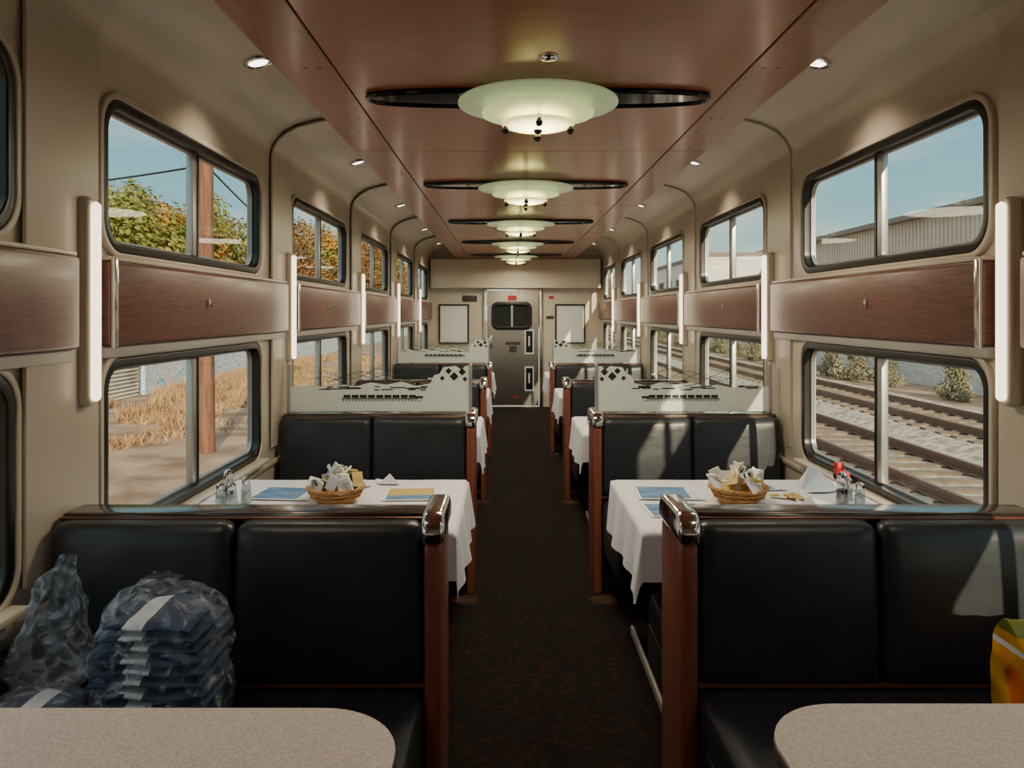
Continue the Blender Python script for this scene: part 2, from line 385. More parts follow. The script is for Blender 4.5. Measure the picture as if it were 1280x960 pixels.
for s in(-1,1):
    for k in range(-1,5):
        y=3.13+PITCH*k
        if k==4: y=11.3
        d=empty('cove_downlight',(s*1.15,y,2.55))
        R=(0,-s*math.radians(-16),0)
        lathe('bezel',[(.040,-.006),(.045,-.012),(.058,-.010),(.062,0),(.062,.01)],(s*1.15,y,2.555),M['chrome'],d,28,tilt=R)
        lathe('lens',[(0,-.006),(.040,-.006),(.04,.004)],(s*1.15,y,2.555),M['spot'],d,24,tilt=R)
        ld=D.lights.new('downlight_beam','SPOT'); ld.energy=17; ld.spot_size=2.1; ld.spot_blend=.9; ld.color=(1,.84,.62); ld.shadow_soft_size=.04
        lo=D.objects.new('downlight_beam',ld); COL.objects.link(lo); lo.parent=d; lo.location=(-s*.01,0,-.03)

# ---------------------------------------------------------------- end wall + door
EW=Y1
door_x0,door_x1=-.48,.395
plate('wall_end',[(-1.46,0),(1.46,0),(1.46,2.66),(-1.46,2.66)],[[(door_x0,.001),(door_x1,.001),(door_x1,1.9),(door_x0,1.9)]],.08,M['plastic'],'xz',EW+.04)
box('trim_end_soffit',-1.36,1.36,EW-.18,EW-.001,1.92,2.385,M['plastic'],None,.015)
box('trim_end_soffit_lip',-1.36,1.36,EW-.195,EW-.181,1.915,1.94,M['plastic2'],None,.003)
dr=empty('door_1',(-.04,EW+.04,0))
plate('leaf',[(door_x0+.02,.02),(door_x1-.02,.02),(door_x1-.02,1.88),(door_x0+.02,1.88)],[rr(-.06,1.47,.62,.42,.09)],.04,M['steel'],'xz',EW+.05,dr)
plate('window_gasket',rr(-.06,1.47,.66,.46,.11),[rr(-.06,1.47,.54,.35,.08)],.03,M['black'],'xz',EW+.025,dr,bevel=.006)
plate('window_glass',rr(-.06,1.47,.60,.40,.08),[],.005,mat('dark_window',(.03,.035,.03),rough=.06),'xz',EW+.05,dr)
box('window_divider',-.07,-.04,EW+.03,EW+.045,1.29,1.65,M['alum'],dr)
for zz in(.26,.86):
    plate('vent_frame',rr(.225,zz+.19,.15,.40,.01),[rr(.225,zz+.19,.11,.35,.01)],.012,M['white'],'xz',EW+.024,dr)
    plate('vent_panel',rr(.225,zz+.19,.11,.35,.01),[],.006,M['black'],'xz',EW+.028,dr)
    box('vent_handle',.21,.235,EW+.01,EW+.024,zz+.12,zz+.28,M['white'],dr,.003)
for x0,x1,z0,z1,mm in((-.12,.02,1.72,1.80,'red'),(-.10,.02,.88,.98,'sign'),(-.16,.08,1.0,1.05,'sign'),(-.02,.06,.14,.17,'red')):
    box('label',x0,x1,EW+.024,EW+.03,z0,z1,M[mm],dr)
box('handle',-.42,-.38,EW-.0,EW+.03,.95,1.15,M['chrome'],dr,.008)
for nm,a,b in(('trim_door_left',door_x0-.05,door_x0+.005),('trim_door_right',door_x1-.005,door_x1+.05)):
    box(nm,a,b,EW-.03,EW-.001,0,1.915,M['steel'],None,.006)
for x0,x1 in((-1.24,-.75),(.64,1.13)):
    e=empty('framed_poster',((x0+x1)/2,EW-.02,1.33))
    plate('frame',rr((x0+x1)/2,1.34,x1-x0,.64,.01),[rr((x0+x1)/2,1.34,x1-x0-.05,.59,.008)],.022,M['black'],'xz',EW-.012,e)
    plate('sheet',rr((x0+x1)/2,1.34,x1-x0-.05,.59,.008),[],.008,M['paper'],'xz',EW-.008,e)
box('notice_sign',-.86,-.62,EW-.012,EW-.001,1.70,1.80,M['sign'],None,.003)
box('notice_sign.001',.5,.62,EW-.012,EW-.001,1.42,1.47,M['sign'],None,.002)
box('notice_sign.002',.54,.62,EW-.012,EW-.001,1.75,1.79,M['red'],None,.002)

# ---------------------------------------------------------------- benches
XL={-1:(-.30,-1.365),1:(.345,1.365)}
def bench(s,F,k):
    xa,xw=XL[s]
    e=empty('booth_bench',((xa+xw)/2,F+.13,0))
    B=F+.26; xi=xa+s*.045; xm=(xi+xw)/2+s*.01
    box('core',xi,xw,F+.07,B-.07,.06,.925,M['darkbase'],e,.004)
    for j,(a,b) in enumerate(((xi+s*.003,xm-s*.002),(xm+s*.002,xw))):
        cushion('back_cushion_front',a,b,F,F+.10,.52,.948,M['leather'],e,r=.035,puff=.16,lean=.012,seed=(s if j==0 else -s))
        cushion('back_cushion_rear',a,b,B-.10,B,.52,.948,M['leather'],e,r=.035,puff=.16,lean=-.012)
    box('top_rail',xi-s*.01,xw,F+.075,B-.075,.925,.962,M['rail_cap'],e,.012,4)
    box('top_rail_trim',xi-s*.01,xw,F+.068,B-.068,.945,.953,M['copper'],e,.004,2)
    for nm,y0,y1 in(('front',F-.50,F+.05),('rear',B-.05,B+.50)):
        cushion('seat_cushion_'+nm,xi+s*.003,xw,y0,y1,.36,.505,M['leather'],e,r=.04,puff=.06,axis=2)
        box('seat_base_'+nm,xi+s*.20,xw,y0+.08,y1,.0,.37,M['darkbase'],e,.01)
        box('seat_skirt_'+nm,xi+s*.004,xi+s*.03,y0+.02,y1,.24,.38,M['leather'],e,.008)
    box('floor_light_housing',xi+s*.03,xi+s*.07,F-.08,F-.02,.27,.30,M['alum'],e,.006)
    ld=D.lights.new('floor_light','SPOT'); ld.energy=16; ld.spot_size=.62; ld.spot_blend=.8; ld.color=(1,.60,.30); ld.shadow_soft_size=.02
    lo=D.objects.new('floor_light',ld); COL.objects.link(lo); lo.parent=e; lo.location=Vector((xi+s*.01,F-.09,.26))-e.location
    box('piping_front',xi,xw,F-.004,F+.02,.512,.524,M['copper'],e,.003,2)
    pts=[(F-.005,0.002),(B+.005,0.002)]+[(y_,z_) for y_,z_ in rr(F+.13,.70,.27,.44,.045,6) if z_>.7]
    plate('end_post',pts,[],.045,M['post'],'yz',xa+s*.0225,e,bevel=.009)
    capo=[(F-.008,.90),(B+.008,.90)]+[(y_,z_) for y_,z_ in rr(F+.13,.80,.285,.36,.055,8) if z_>.9]
    plate('end_cap',capo,[],.062,M['chrome'],'yz',xa+s*.0225,e,bevel=.014)
    return e
def partition(s,F):
    xa,xw=XL[s]; y=F+.13; zb=.963
    e=empty('etched_glass_partition',((xa+xw)/2,y,zb))
    x0,x1=xa+s*.03,xw-s*.02
    def X(t): return x0+(x1-x0)*t
    plate('glass_pane',[(X(0),zb),(X(1),zb),(X(1),1.225),(X(0),1.225)],[],.006,M['clear'],'xz',y,e)
    top=[(0,1.222),(.03,1.222),(.05,1.20),(.08,1.222),(.15,1.215),(.17,1.18),(.20,1.17),(.22,1.125),(.3,1.11),(.38,1.135),(.46,1.118),(.55,1.13),(.62,1.112),(.7,1.118),(.78,1.10),(.88,1.115),(1,1.105)]
    plate('frosted_hills',[(X(t),z) for t,z in top]+[(X(1),.970),(X(0),.970)],[],.009,M['frost'],'xz',y,e)
    bm=bmesh.new()
    def bb(t0,t1,z0,z1,rot=None): addbox(bm,X(t0),X(t1),y-.007,y-.0055,z0,z1,rot=rot)
    for i in range(9): bb(.30+i*.045,.338+i*.045,1.045,1.062)
    bb(.29,.71,1.038,1.043); bb(.26,.30,1.043,1.055)
    for i in range(26): bb(.27+i*.017,.275+i*.017,1.026,1.036)
    for i,(t,z,w) in enumerate(((.045,1.19,.03),(.09,1.165,.035),(.12,1.195,.026),(.03,1.15,.02),(.155,1.155,.02))):
        c=X(t); r=Matrix.Rotation(math.radians(45),3,'Y')
        addbox(bm,c-w/2,c+w/2,y-.007,y-.0055,z-w/2,z+w/2,rot=r)
    for i in range(20):
        t=random.uniform(.2,.9); z=1.085+random.uniform(0,.024); bb(t,t+random.uniform(.02,.09),z,z+.006)
    c=Vector((0,y,1.1))
    for v in bm.verts: v.co-=c
    fromb(bm,'etching',M['ink'],e,c,smooth=False)
    for j in range(4):
        t0=random.uniform(.25,.4); pts=[]
        for i in range(30):
            u=i/29; pts.append((X(min(.98,t0+u*.5)),y-.006,1.14+.035*math.sin(u*9+j*1.7)*(1-u*.4)+.012*j))
        tube('smoke_line',pts,.0014,M['ink'],e,4)
    for t in(0,1): box('post',X(t)-.009,X(t)+.009,y-.015,y+.015,zb,1.235,M['alum'],e,.004)
for k in range(5):
    F=2.04+PITCH*k
    for s in(-1,1):
        if k<4: bench(s,F,k)
        if k in(1,3): partition(s,F)
for s,side in((-1,'left'),(1,'right')):
    for k in range(4):
        box('trim_floor_'+side,XL[s][0]+s*.115,XL[s][0]+s*.13,2.83+PITCH*k,3.60+PITCH*k,.0,.04,M['grey'],None,.004)

# ---------------------------------------------------------------- tables
def roundtable(xa,xw,y0,y1,R):
    s=1 if xw>xa else -1
    pts=[(xw,y0)]
    for i in range(13):
        a=math.pi/2*i/12; pts.append((xa+s*(R-R*math.sin(a)),y0+R-R*math.cos(a)))
    for i in range(13):
        a=math.pi/2*i/12; pts.append((xa+s*(R-R*math.cos(a)),y1-R+R*math.sin(a)))
    pts.append((xw,y1)); return pts
def table(s,y0,y1,z,xa,xw,R=.16):
    e=empty('dining_table',((xa+xw)/2,(y0+y1)/2,0))
    p=roundtable(xa,xw,y0,y1,R)
    plate('top',p,[],.004,M['table'],'xy',z-.002,e)
    plate('edge',roundtable(xa-s*.002,xw,y0-.002,y1+.002,R),[],.03,M['tedge'],'xy',z-.0195,e,bevel=.004)
    yc=(y0+y1)/2; xc=xa+s*.42
    box('pedestal',xc-.035,xc+.035,yc-.05,yc+.05,.02,z-.03,M['alum'],e,.01)
    box('foot',xc-.16,xc+.16,yc-.18,yc+.18,0,.025,M['alum'],e,.008)
    box('wall_bracket',xw,xw-s*.03,yc-.2,yc+.2,z-.09,z-.035,M['alum'],e,.004)
    return e
table(-1,.72,1.462,.76,-.315,-1.372)
table(1,.72,1.478,.76,.352,1.372)
def cloth(s,xa,xw,y0,y1,z,drop,seed):
    nx,ny=70,70; bm=bmesh.new(); g=[]
    ax,ay=abs(xw-xa),(y1-y0)
    c=Vector(((xa+xw)/2,(y0+y1)/2,z))
    for i in range(nx+1):
        row=[]
        u=-drop+(ax+drop)*i/nx
        for j in range(ny+1):
            v=-drop*.8+(ay+drop*1.6)*j/ny
            du=max(0,-u); dv=max(0,-v,v-ay)
            uu=max(0,u); vv=min(ay,max(0,v))
            d=math.hypot(du,dv) if (du>0 and dv>0) else max(du,dv)
            d=min(d,drop*1.15)
            w=.010*math.sin(vv*26+seed)+.006*math.sin(vv*11+seed*2)
            w2=.010*math.sin(uu*21+seed)
            rad=.012
            x=xa+s*(uu-(min(du,1)*.10+ (rad if du>0 else 0)+ (w*du/drop if du>0 else 0)))
            sg=-1 if v<0 else 1
            y=y0+vv+sg*((dv*.08+rad+w2*dv/drop) if dv>0 else 0)
            zz=z-(d if d>0 else 0)
            if d==0: zz+=.0015*math.sin(uu*9+seed)*math.sin(vv*8)+.002*(abs(mnoise.noise(Vector((uu*4,vv*4,seed)))))
            row.append(bm.verts.new(Vector((x,y,zz))-c))
        g.append(row)
    for i in range(nx):
        for j in range(ny): bm.faces.new((g[i][j],g[i+1][j],g[i+1][j+1],g[i][j+1]))
    return fromb(bm,'tablecloth',M['cloth'],None,c,angle=80)
for k in range(4):
    for s in(-1,1):
        xa=XL[s][0]+s*.01; xw=s*1.33
        y0,y1=2.62+PITCH*k,3.42+PITCH*k
        table(s,y0,y1,.762,xa,xw,.05)
        cloth(s,xa,xw,y0,y1,.770,.21,k*1.3+s)

TZ=.7745
def basket(x,y,seed):
    e=empty('bread_basket',(x,y,TZ)); rnd=random.Random(seed)
    lathe('bowl',[(0,.0),(.07,.0),(.085,.02),(.105,.055),(.112,.06),(.108,.064),(.098,.055),(.078,.02),(.06,.008),(0,.008)],(x,y,TZ),M['wicker'],e,40)
    for r,z in((.092,.025),(.100,.041),(.11,.06)):
        pts=[(x+(r+.003*math.sin(i*9))*math.cos(2*math.pi*i/60),y+(r+.003*math.sin(i*9))*math.sin(2*math.pi*i/60),TZ+z+.003*math.cos(i*9)) for i in range(60)]
        tube('weave',pts,.005,M['wicker'],e,8,True)
    bm=bmesh.new()
    for i in range(50):
        a=rnd.uniform(0,6.28); r=rnd.uniform(0,.095)
        R=Matrix.Rotation(rnd.uniform(0,6.28),3,'Z')@Matrix.Rotation(rnd.uniform(-.9,.9),3,'X')@Matrix.Rotation(rnd.uniform(-.5,.5),3,'Y')
        cx,cy,cz=r*math.cos(a),r*math.sin(a),.05+rnd.uniform(0,.06)*(1.2-r*7)
        addbox(bm,cx-.022,cx+.022,cy-.003,cy+.003,cz-.02,cz+.04,mi=rnd.choice((0,0,0,0,1,1,2)),rot=R)
    fromb(bm,'sugar_packets',[M['paper'],M['yellow'],M['sign']],e,(x,y,TZ),smooth=False)
def menu(x,y,rz,w=.2,h=.15,m='blue'):
    e=empty('menu_card',(x,y,TZ)); e.rotation_euler=(0,0,rz)
    for nm,a,b,c,d,z,mm in(('sheet',-w/2,w/2,-h/2,h/2,.0,'paper'),('picture',-w/2+.012,w/2-.05,-.02,h/2-.012,.0016,m),('caption',-w/2+.012,w/2-.05,-h/2+.012,-.03,.0016,'blue'),('text',w/2-.042,w/2-.012,-h/2+.012,h/2-.012,.0016,'white')):
        o=box(nm,a,b,c,d,z,z+.0016,M[mm]); o.parent=e
        o.location=o.location+Vector((0,0,0.001))
def shaker(x,y,h=.085,r=.02,fill='paper'):
    e=empty('salt_shaker' if fill=='paper' else 'syrup_bottle',(x,y,TZ))
    lathe('glass',[(0,0),(r,0),(r*1.05,.01),(r*.95,h*.55),(r*.75,h*.75),(0,h*.75)],(x,y,TZ),M['shaker'],e,20)
    lathe('contents',[(0,.004),(r*.85,.004),(r*.85,h*.45),(0,h*.45)],(x,y,TZ),M[fill],e,16)
    lathe('lid',[(r*.78,h*.72),(r*.82,h*.75),(r*.8,h*.93),(r*.4,h),(0,h)],(x,y,TZ),M['chrome'],e,20)
def napkin(x,y,rz,sc=1):
    bm=bmesh.new(); a=.085*sc; hh=.07*sc
    P=[(-a,-a*.5,0),(a,-a*.5,0),(0,a*.9,0),(-a*.2,0,hh),(a*.35,.1*a,hh*.7),(0,-a*.9,.004),(a*1.3,.6*a,.01)]
    v=[bm.verts.new(p) for p in P]
    for f in((0,1,4),(0,4,3),(0,3,2),(3,4,2),(1,2,4),(0,5,1),(1,6,2)): bm.faces.new([v[i] for i in f])
    bmesh.ops.subdivide_edges(bm,edges=bm.edges[:],cuts=3,use_grid_fill=True)
    for q in bm.verts:
        q.co+=Vector((1,1,.6))*.006*mnoise.noise(q.co*30)
        q.co.z=max(q.co.z,.001)
    o=fromb(bm,'folded_napkin',M['cloth'],None,(x,y,TZ),angle=30); o.rotation_euler=(0,0,rz); return o
for k in range(3):
    dy=PITCH*k
    basket(-.80,3.0+dy,1+k); basket(.79,3.0+dy,11+k)
    menu(-.50,3.12+dy,.05,.25,.21,'yellow'); menu(-1.03,3.13+dy,-.1,.25,.21,'blue')
    menu(.54,3.14+dy,-.05,.26,.22,'blue'); menu(.93,3.27+dy,.1,.24,.17,'blue')
    menu(-.55,2.84+dy,.0,.26,.19,'blue'); menu(.53,2.87+dy,.05,.26,.19,'blue')
    shaker(-1.235,2.95+dy); shaker(-1.185,2.93+dy,.09,.021); shaker(-1.235,3.03+dy,.12,.022,'syrup'); shaker(-1.15,2.99+dy,.1,.02)
    shaker(1.19,2.98+dy,.12,.024,'syrup'); shaker(1.24,3.04+dy,.085); shaker(1.25,2.96+dy,.085)
    napkin(1.18,3.24+dy,.3,1.3); napkin(1.04,2.92+dy,1.5,.6); napkin(-.78,3.26+dy,.8,.8); napkin(-.64,3.33+dy,2.2,.6)
bm=bmesh.new(); rnd=random.Random(3)
for i in range(12):
    cx,cy=rnd.uniform(-.07,.07),rnd.uniform(-.04,.04)
    addbox(bm,cx-.02,cx+.02,cy-.015,cy+.015,.0+.002*i/4,.004+.002*i/4,mi=rnd.choice((0,0,1)),rot=Matrix.Rotation(rnd.uniform(0,3),3,'Z'))
fromb(bm,'condiment_packets',[M['paper'],M['yellow']],None,(1.02,3.06,TZ+.002),smooth=False)
e=empty('red_toy_train',(1.355,3.36,.779))
box('body',1.338,1.373,3.31,3.41,.791,.824,M['red'],e,.006); box('cab',1.340,1.371,3.37,3.41,.825,.854,M['red'],e,.005)
box('window_band',1.334,1.339,3.325,3.355,.804,.816,M['white'],e,.001)
for yy in(3.33,3.36,3.39): lathe('wheel',[(0,-.004),(.012,-.004),(.012,.004),(0,.004)],(1.34,yy,.791),M['black'],e,14,tilt=(0,math.pi/2,0))

# ---------------------------------------------------------------- bags on left bench
def bag(name,c,rx,ry,h,seed,neck=True,flop=(0,0),crumple=.025,par=None,peak=False):
    bm=bmesh.new(); nu,nv=120,80; rings=[]
    prof=[]
    for j in range(nv+1):
        t=j/nv
        if peak:
            r=(.95*math.sin(min(1,t/.15)*math.pi/2)**.6)*(1-max(0,t-.30)/.70*.88)**.9; z=h*t
        elif t<.12: r=math.sin(t/.12*math.pi/2)**.6*.93; z=.02*h*(t/.12)**3
        elif t<.62: r=.93+.07*math.sin((t-.12)/.5*math.pi); z=.02*h+ (t-.12)/.5*.62*h
        elif t<.92: u=(t-.62)/.30; r=.93*(math.cos(u*math.pi/2)**.7)*(.84)+.15*.93 if neck else .93*math.cos(u*math.pi/2)+.02; z=.64*h+.30*h*math.sin(u*math.pi/2)
        else: u=(t-.92)/.08; r=(.14+.14*u) if neck else .02*(1-u); z=.94*h+.06*h*u
        prof.append((r,z))
    for j,(r,z) in enumerate(prof):
        t=j/nv; ring=[]
        for i in range(nu):
            a=2*math.pi*i/nu
            ca,sa=math.cos(a),math.sin(a)
            sq=1/ (abs(ca)**3+abs(sa)**3)**(1/3)
            sq=1+(sq-1)*(1-min(1,max(0,(t-.6)*4)))
            pl=1+(.08+.22*max(0,t-.6))*math.sin(a*9+seed+3*t)*min(1,max(.1,(t-.4)*4))+.06*math.sin(a*17+seed*3)*max(0,t-.5)
            p=Vector((rx*r*ca*sq*pl,ry*r*sa*sq*pl,z))
            nn=mnoise.noise(Vector((p.x*14,p.y*14,p.z*14+seed)))+.5*mnoise.noise(Vector((p.x*34,p.y*34,p.z*30+seed)))
            nn+=.7*(abs(mnoise.noise(Vector((p.x*26+5,p.y*26,p.z*12+seed))))-.2)
            k=crumple*nn*min(1,t*6)*(1-.6*max(0,t-.6) if peak else 1)
            p+=Vector((ca,sa,.3))*k
            tt=max(0,t-.3)*1.4
            p.x+=flop[0]*tt*tt; p.y+=flop[1]*tt*tt; p.z=max(p.z,0)
            ring.append(bm.verts.new(p))
        rings.append(ring)
    for a,b in zip(rings[:-1],rings[1:]):
        for i in range(nu): bm.faces.new((a[i],a[(i+1)%nu],b[(i+1)%nu],b[i]))
    bm.faces.new(rings[0][::-1])
    return fromb(bm,name,M['bag'],par,c,angle=80)
def napkinstack(name,par,c,rows,w0,d0,th,bx,seed):
    bm=bmesh.new(); rnd=random.Random(seed)
    for j in range(rows):
        z=.004+j*th*.93
        w=w0*(1-.38*(max(0,j-rows*.6)/(rows*.4))**2); dx=rnd.uniform(-.006,.006); bd=bx+rnd.uniform(-.012,.012)
        b2=bmesh.new(); bmesh.ops.create_cube(b2,size=2); bmesh.ops.subdivide_edges(b2,edges=b2.edges[:],cuts=12,use_grid_fill=True)
        for v in b2.verts:
            u=v.co.copy()
            ez=(1-.75*abs(u.x)**6)*(1-.55*abs(u.y)**6)
            zz=u.z*th*.52*ez
            p=Vector((u.x*w+dx,u.y*d0,zz))
            p.y=u.y*d0*(1-.08*u.z*u.z); p.x=u.x*w*(1-.05*u.z*u.z)+dx
            q=Vector((p.x*13,p.y*13,z*20+seed))
            p.z+=.008*mnoise.noise(q)+z+th*.5
            p.y+=.006*mnoise.noise(q+Vector((9,0,0)))
            p.z=max(p.z,.002)
            v.co=p
        for f in b2.faces:
            x=f.calc_center_median().x; f.material_index=1 if bd-.024<x<bd+.022 else 0
        me=D.meshes.new('t'); b2.to_mesh(me); b2.free(); bm.from_mesh(me); D.meshes.remove(me)
    return fromb(bm,name,[M['navy'],M['white']],par,c,angle=60)
SZ=.512
e=empty('plastic_bag_of_napkins',(-.935,1.80,SZ))
bag('bag',(-.935,1.80,SZ),.148,.125,.385,2.1,True,(.0,.0),.013,e)
napkinstack('napkin_stack',e,(-.935,1.80,SZ),12,.130,.100,.0275,-.02,5)
e=empty('plastic_bag',(-1.23,1.84,SZ))
bag('lower_bag',(-1.225,1.78,SZ),.115,.10,.13,7.7,False,(0,0),.012,e)
bag('upper_bag',(-1.235,1.86,SZ+.085),.105,.07,.33,4.4,False,(.05,.0),.022,e,peak=True)
napkinstack('napkins',e,(-1.225,1.78,SZ),3,.095,.08,.034,.02,8)
e=empty('snack_bag',(1.16,1.78,SZ))
bm=bmesh.new(); bmesh.ops.create_cube(bm,size=2); bmesh.ops.subdivide_edges(bm,edges=bm.edges[:],cuts=20,use_grid_fill=True)
for v in bm.verts:
    u=v.co.copy(); t=(u.z+1)/2
    th=.07*(math.sin(min(1,t*1.02)*math.pi)**.5*.9+.1) if t<1 else .008
    v.co=Vector((u.x*.115*(1-.08*math.sin(t*3.14)),u.y*th,t*.29))
    nz=mnoise.noise(v.co*18)*.022
    v.co+=Vector((nz*.5,nz,0)); v.co.z=max(0,v.co.z)
for f in bm.faces:
    zc=f.calc_center_median().z; f.material_index=1 if zc>.262 else (2 if .215<zc<.228 else 0)
fromb(bm,'pouch',[M['amber'],M['green'],M['white']],e,(1.16,1.78,SZ),angle=60)

# ---------------------------------------------------------------- outside
GZ=-1.2
box('ground',-140,140,-60,260,GZ-.3,GZ,M['ground'])
def track(xc):
    bm=bmesh.new()
    P=[(-1.9,0.01),(-1.4,.14),(1.4,.14),(1.9,0.01)]
    A=[bm.verts.new((x,-20,z)) for x,z in P]; B=[bm.verts.new((x,130,z)) for x,z in P]
    for i in range(3): f=bm.faces.new((A[i],A[i+1],B[i+1],B[i])); f.material_index=0
    y=-18
    while y<110:
        addbox(bm,-1.25,1.25,y-.12,y+.12,.08,.18,1); y+=.58
    for s in(-1,1):
        addbox(bm,s*.7175-.035,s*.7175+.035,-20,130,.29,.34,2); addbox(bm,s*.7175-.01,s*.7175+.01,-20,130,.2,.29,2); addbox(bm,s*.7175-.07,s*.7175+.07,-20,130,.18,.2,2)
    return fromb(bm,'railway_track',[M['gravel'],M['tie'],M['rail']],None,(xc,0,GZ),smooth=False)
track(6.5); track(10.3)
for a,b in((2.2,4.55),(12.25,12.7)):
    box('gravel_bed',a,b,-20,130,GZ,GZ+.05,M['gravel'])
sh=empty('warehouse',(34,60,GZ))
bm=bmesh.new()
addbox(bm,30,50,14,150,GZ,GZ+9.6,0)
for i in range(0,272): addbox(bm,29.93,30,14+i*.5,14.22+i*.5,GZ,GZ+9.5,0)
fromb(bm,'wall',M['shed'],sh,(0,0,0),smooth=False)
bm=bmesh.new(); addbox(bm,29.4,50.5,13.5,151,GZ+9.6,GZ+10.0,0); fromb(bm,'roof',M['shedroof'],sh,(0,0,0),smooth=False)
w2=empty('pale_building',(25.5,100,GZ))
box('block',22,29,84,120,GZ,GZ+9,M['whitebld'],w2); box('parapet',21.8,29.2,83.8,120.2,GZ+9,GZ+9.4,M['shedroof'],w2)
for i in range(6): box('bay_window',21.96,22.0,86+i*5.5,89+i*5.5,GZ+5,GZ+7,M['sign'],w2)
bm=bmesh.new()
N=56
A=[];B=[]
for i in range(N+1):
    z=1.35*i/N; x=.05*math.sin(i*1.25)
    A.append(bm.verts.new((x,8,z))); B.append(bm.verts.new((x,25,z)))
for i in range(N): bm.faces.new((A[i],A[i+1],B[i+1],B[i]))
for i in range(9): addbox(bm,-.1,-.04,8+i*2.1,8.1+i*2.1,0,1.45,0)
fromb(bm,'corrugated_fence',mat('corrugated_metal',(.55,.46,.36),(.88,.80,.68),scale=.9,rough=.6),None,(-12.3,0,GZ))
box('wall_graffiti_left',-12.4,-12.2,25.3,110,GZ,GZ+1.75,M['graf'])
box('wall_graffiti_right',15.5,15.8,10,140,GZ,GZ+1.6,M['graf2'])
p=empty('utility_pole',(-6,14.8,GZ))
lathe('shaft',[(0,0),(.17,0),(.12,8.2),(0,8.2)],(-6,14.8,GZ),M['pole'],p,16)
box('crossarm',-7.0,-5.0,14.72,14.88,GZ+7.4,GZ+7.55,M['pole'],p)
def wire(a,b,sag):
    a=Vector(a);b=Vector(b); pts=[]
    for i in range(25):
        t=i/24; q=a.lerp(b,t); q.z-=sag*4*t*(1-t); pts.append(q)
    tube('power_line',pts,.022,M['black'],p,4)
wire((-6,14.8,GZ+5.6),(-30,30,GZ+8.6),.8); wire((-6,14.8,GZ+5.6),(-9,45,GZ+5.2),.8)
def treemesh(name,h,w,seed,leaf,nl=8000,trunk=True,ls=.17):
    rnd=random.Random(seed); bm=bmesh.new()
    if trunk:
        def limb(p0,p1,r0,r1):
            d=(p1-p0); q=d.to_track_quat('Z','Y').to_matrix(); A=[];B=[]
            for i in range(7):
                a=6.283*i/7; o=Vector((math.cos(a),math.sin(a),0))
                A.append(bm.verts.new(p0+q@(o*r0)));B.append(bm.verts.new(p1+q@(o*r1)))
            for i in range(7): f=bm.faces.new((A[i],A[(i+1)%7],B[(i+1)%7],B[i])); f.material_index=1
        limb(Vector((0,0,0)),Vector((.1,0,h*.45)),h*.028,h*.02)
        for i in range(9):
            a=rnd.uniform(0,6.28)
            limb(Vector((.08,0,h*rnd.uniform(.25,.45))),Vector((w*.36*math.cos(a),w*.36*math.sin(a),h*rnd.uniform(.5,.85))),h*.012,h*.004)
    cl=[]
    for i in range(38 if trunk else 16):
        a=rnd.uniform(0,6.28); z=rnd.uniform(.22 if trunk else .1,.93); rr_=w*.5*math.sqrt(max(0,1-((z-.55)/.48)**2)) if trunk else w*.5*(1-z)
        r=rr_*rnd.uniform(.2,.9)
        cl.append((Vector((r*math.cos(a),r*math.sin(a),z*h)),w*rnd.uniform(.12,.2)))
    for i in range(nl):
        c,R=rnd.choice(cl)
        d=Vector((rnd.gauss(0,1),rnd.gauss(0,1),rnd.gauss(0,1))).normalized()
        p=c+d*R*rnd.uniform(.65,1.08)
        p.z=max(p.z,.02)
        n=(d+Vector((rnd.uniform(-.7,.7),rnd.uniform(-.7,.7),rnd.uniform(-.4,.9)))).normalized()
        t=n.orthogonal().normalized(); b=n.cross(t); s=ls*rnd.uniform(.6,1.2)
        bm.faces.new([bm.verts.new(p+t*s*.6),bm.verts.new(p+b*s*.35),bm.verts.new(p-t*s*.6),bm.verts.new(p-b*s*.35)])
    me=D.meshes.new(name); bm.to_mesh(me); bm.free(); me.materials.append(leaf); me.materials.append(M['bark']); return me
T1=treemesh('autumn_tree_mesh',7.6,6.5,1,M['leafo'],14000,True,.2); T2=treemesh('autumn_tree_mesh2',7.4,6.4,2,M['leafb'],12000,True,.2); T3=treemesh('green_tree_mesh',7.4,6.6,3,M['leafg'],13000,True,.2)
SH=treemesh('shrub_mesh',1.6,2.4,5,M['shrub'],2500,False,.12)
def put(me,name,x,y,sc,rz):
    o=D.objects.new(name,me); COL.objects.link(o); o.location=(x,y,GZ); o.scale=(sc,sc,sc); o.rotation_euler=(0,0,rz)
rnd=random.Random(9)
for x,y,sc,me in((-20,36.5,1.22,T3),(-20,45,1.30,T1),(-22,55,1.32,T3),(-19.5,64,1.42,T2),(-20,74,1.5,T1),(-18,84,1.45,T2),(-18,95,1.6,T2),(-19,107,1.7,T1),(-19,120,1.7,T2),(-19,28,1.0,T3),(-19,20,.9,T1),(-32,44,1.5,T1),(-35,58,1.6,T2),(-20,11,.9,T2),(-8,150,1.5,T3),(6,150,1.5,T2),(17,150,1.5,T2)):
    put(me,'broadleaf_tree',x,y,sc,rnd.uniform(0,6))  # one shared name for the autumn and the green-leaved trees
for i in range(30): put(SH,'dry_shrub',rnd.uniform(13.8,14.3),8+i*3.2+rnd.uniform(-1,1),rnd.uniform(.5,.9),rnd.uniform(0,6))
for i in range(12): put(SH,'dry_shrub',rnd.uniform(-14.8,-14.5),10+i*5,rnd.uniform(1.0,1.3),rnd.uniform(0,6))
bm=bmesh.new()
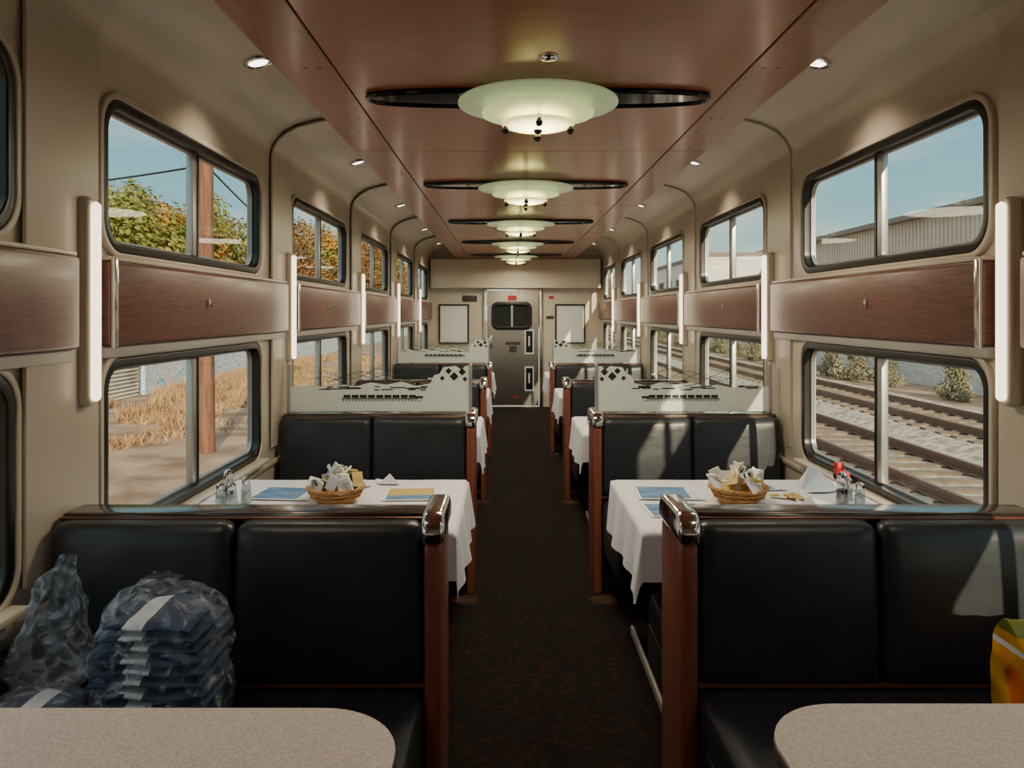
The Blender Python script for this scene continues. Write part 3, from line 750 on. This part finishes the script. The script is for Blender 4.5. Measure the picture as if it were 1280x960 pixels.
for i in range(34000):
    y=rnd.uniform(8,46); x=-11.8+rnd.triangular(0,5.4,.5)
    h=rnd.uniform(.12,.46)*(1 if x<-9.5 else .55); a=rnd.uniform(0,3.14); w=.03
    dx,dy=math.cos(a)*w,math.sin(a)*w; lx,ly=rnd.uniform(-.15,.15),rnd.uniform(-.15,.15)
    if mnoise.noise(Vector((x*.5,y*.35,3)))<-.12: continue
    bm.faces.new([bm.verts.new((x-dx,y-dy,0)),bm.verts.new((x+dx,y+dy,0)),bm.verts.new((x+lx,y+ly,h))])
fromb(bm,'dry_grass',M['grass'],None,(0,0,GZ),smooth=False,recalc=False)

# ---------------------------------------------------------------- sun + sky
sd=D.lights.new('sun','SUN'); sd.energy=8.5; sd.angle=.009; sd.color=(1,.80,.56)
so=D.objects.new('sun',sd); COL.objects.link(so); so.location=(20,-20,20)
so.rotation_euler=Vector((-.23,1,-.37)).to_track_quat('-Z','Y').to_euler()
w=D.worlds.new('sky'); S.world=w; w.use_nodes=True; nt=w.node_tree; L=nt.links.new
bg=nt.nodes['Background']; tc=nt.nodes.new('ShaderNodeTexCoord'); sx=nt.nodes.new('ShaderNodeSeparateXYZ')
r=nt.nodes.new('ShaderNodeValToRGB'); e=r.color_ramp.elements
e[0].position=0; e[0].color=(.56,.62,.53,1); e[1].position=.7; e[1].color=(.85,.90,.95,1)  # unseen overhead stop raised well above the visible sky to light the interior
k=e.new(.14); k.color=(.24,.44,.50,1)
k=e.new(.36); k.color=(.14,.34,.49,1)
mp=nt.nodes.new('ShaderNodeMapping'); mp.inputs['Scale'].default_value=(1,1,5)
nz=nt.nodes.new('ShaderNodeTexNoise'); nz.inputs['Scale'].default_value=2.2; nz.inputs['Detail'].default_value=6
r2=nt.nodes.new('ShaderNodeValToRGB'); r2.color_ramp.elements[0].position=.47; r2.color_ramp.elements[1].position=.68
r2.color_ramp.elements[1].color=(.7,.7,.7,1)
mx=nt.nodes.new('ShaderNodeMixRGB'); mx.inputs[2].default_value=(.80,.70,.58,1)
L(tc.outputs['Generated'],sx.inputs[0]); L(sx.outputs['Z'],r.inputs['Fac'])
L(tc.outputs['Generated'],mp.inputs['Vector']); L(mp.outputs['Vector'],nz.inputs['Vector']); L(nz.outputs['Fac'],r2.inputs['Fac'])
L(r2.outputs['Color'],mx.inputs[0]); L(r.outputs['Color'],mx.inputs[1]); L(mx.outputs[0],bg.inputs['Color'])
bg.inputs['Strength'].default_value=1.9

# ---------------------------------------------------------------- camera
cd=D.cameras.new('camera'); co=D.objects.new('camera',cd); COL.objects.link(co)
co.location=(-.12,0,1.52); co.rotation_euler=(math.pi/2,0,0)
cd.sensor_width=36; cd.lens=950/1280*36; cd.shift_x=5/1280; cd.shift_y=-89/1280; cd.clip_start=.05; cd.clip_end=600
S.camera=co
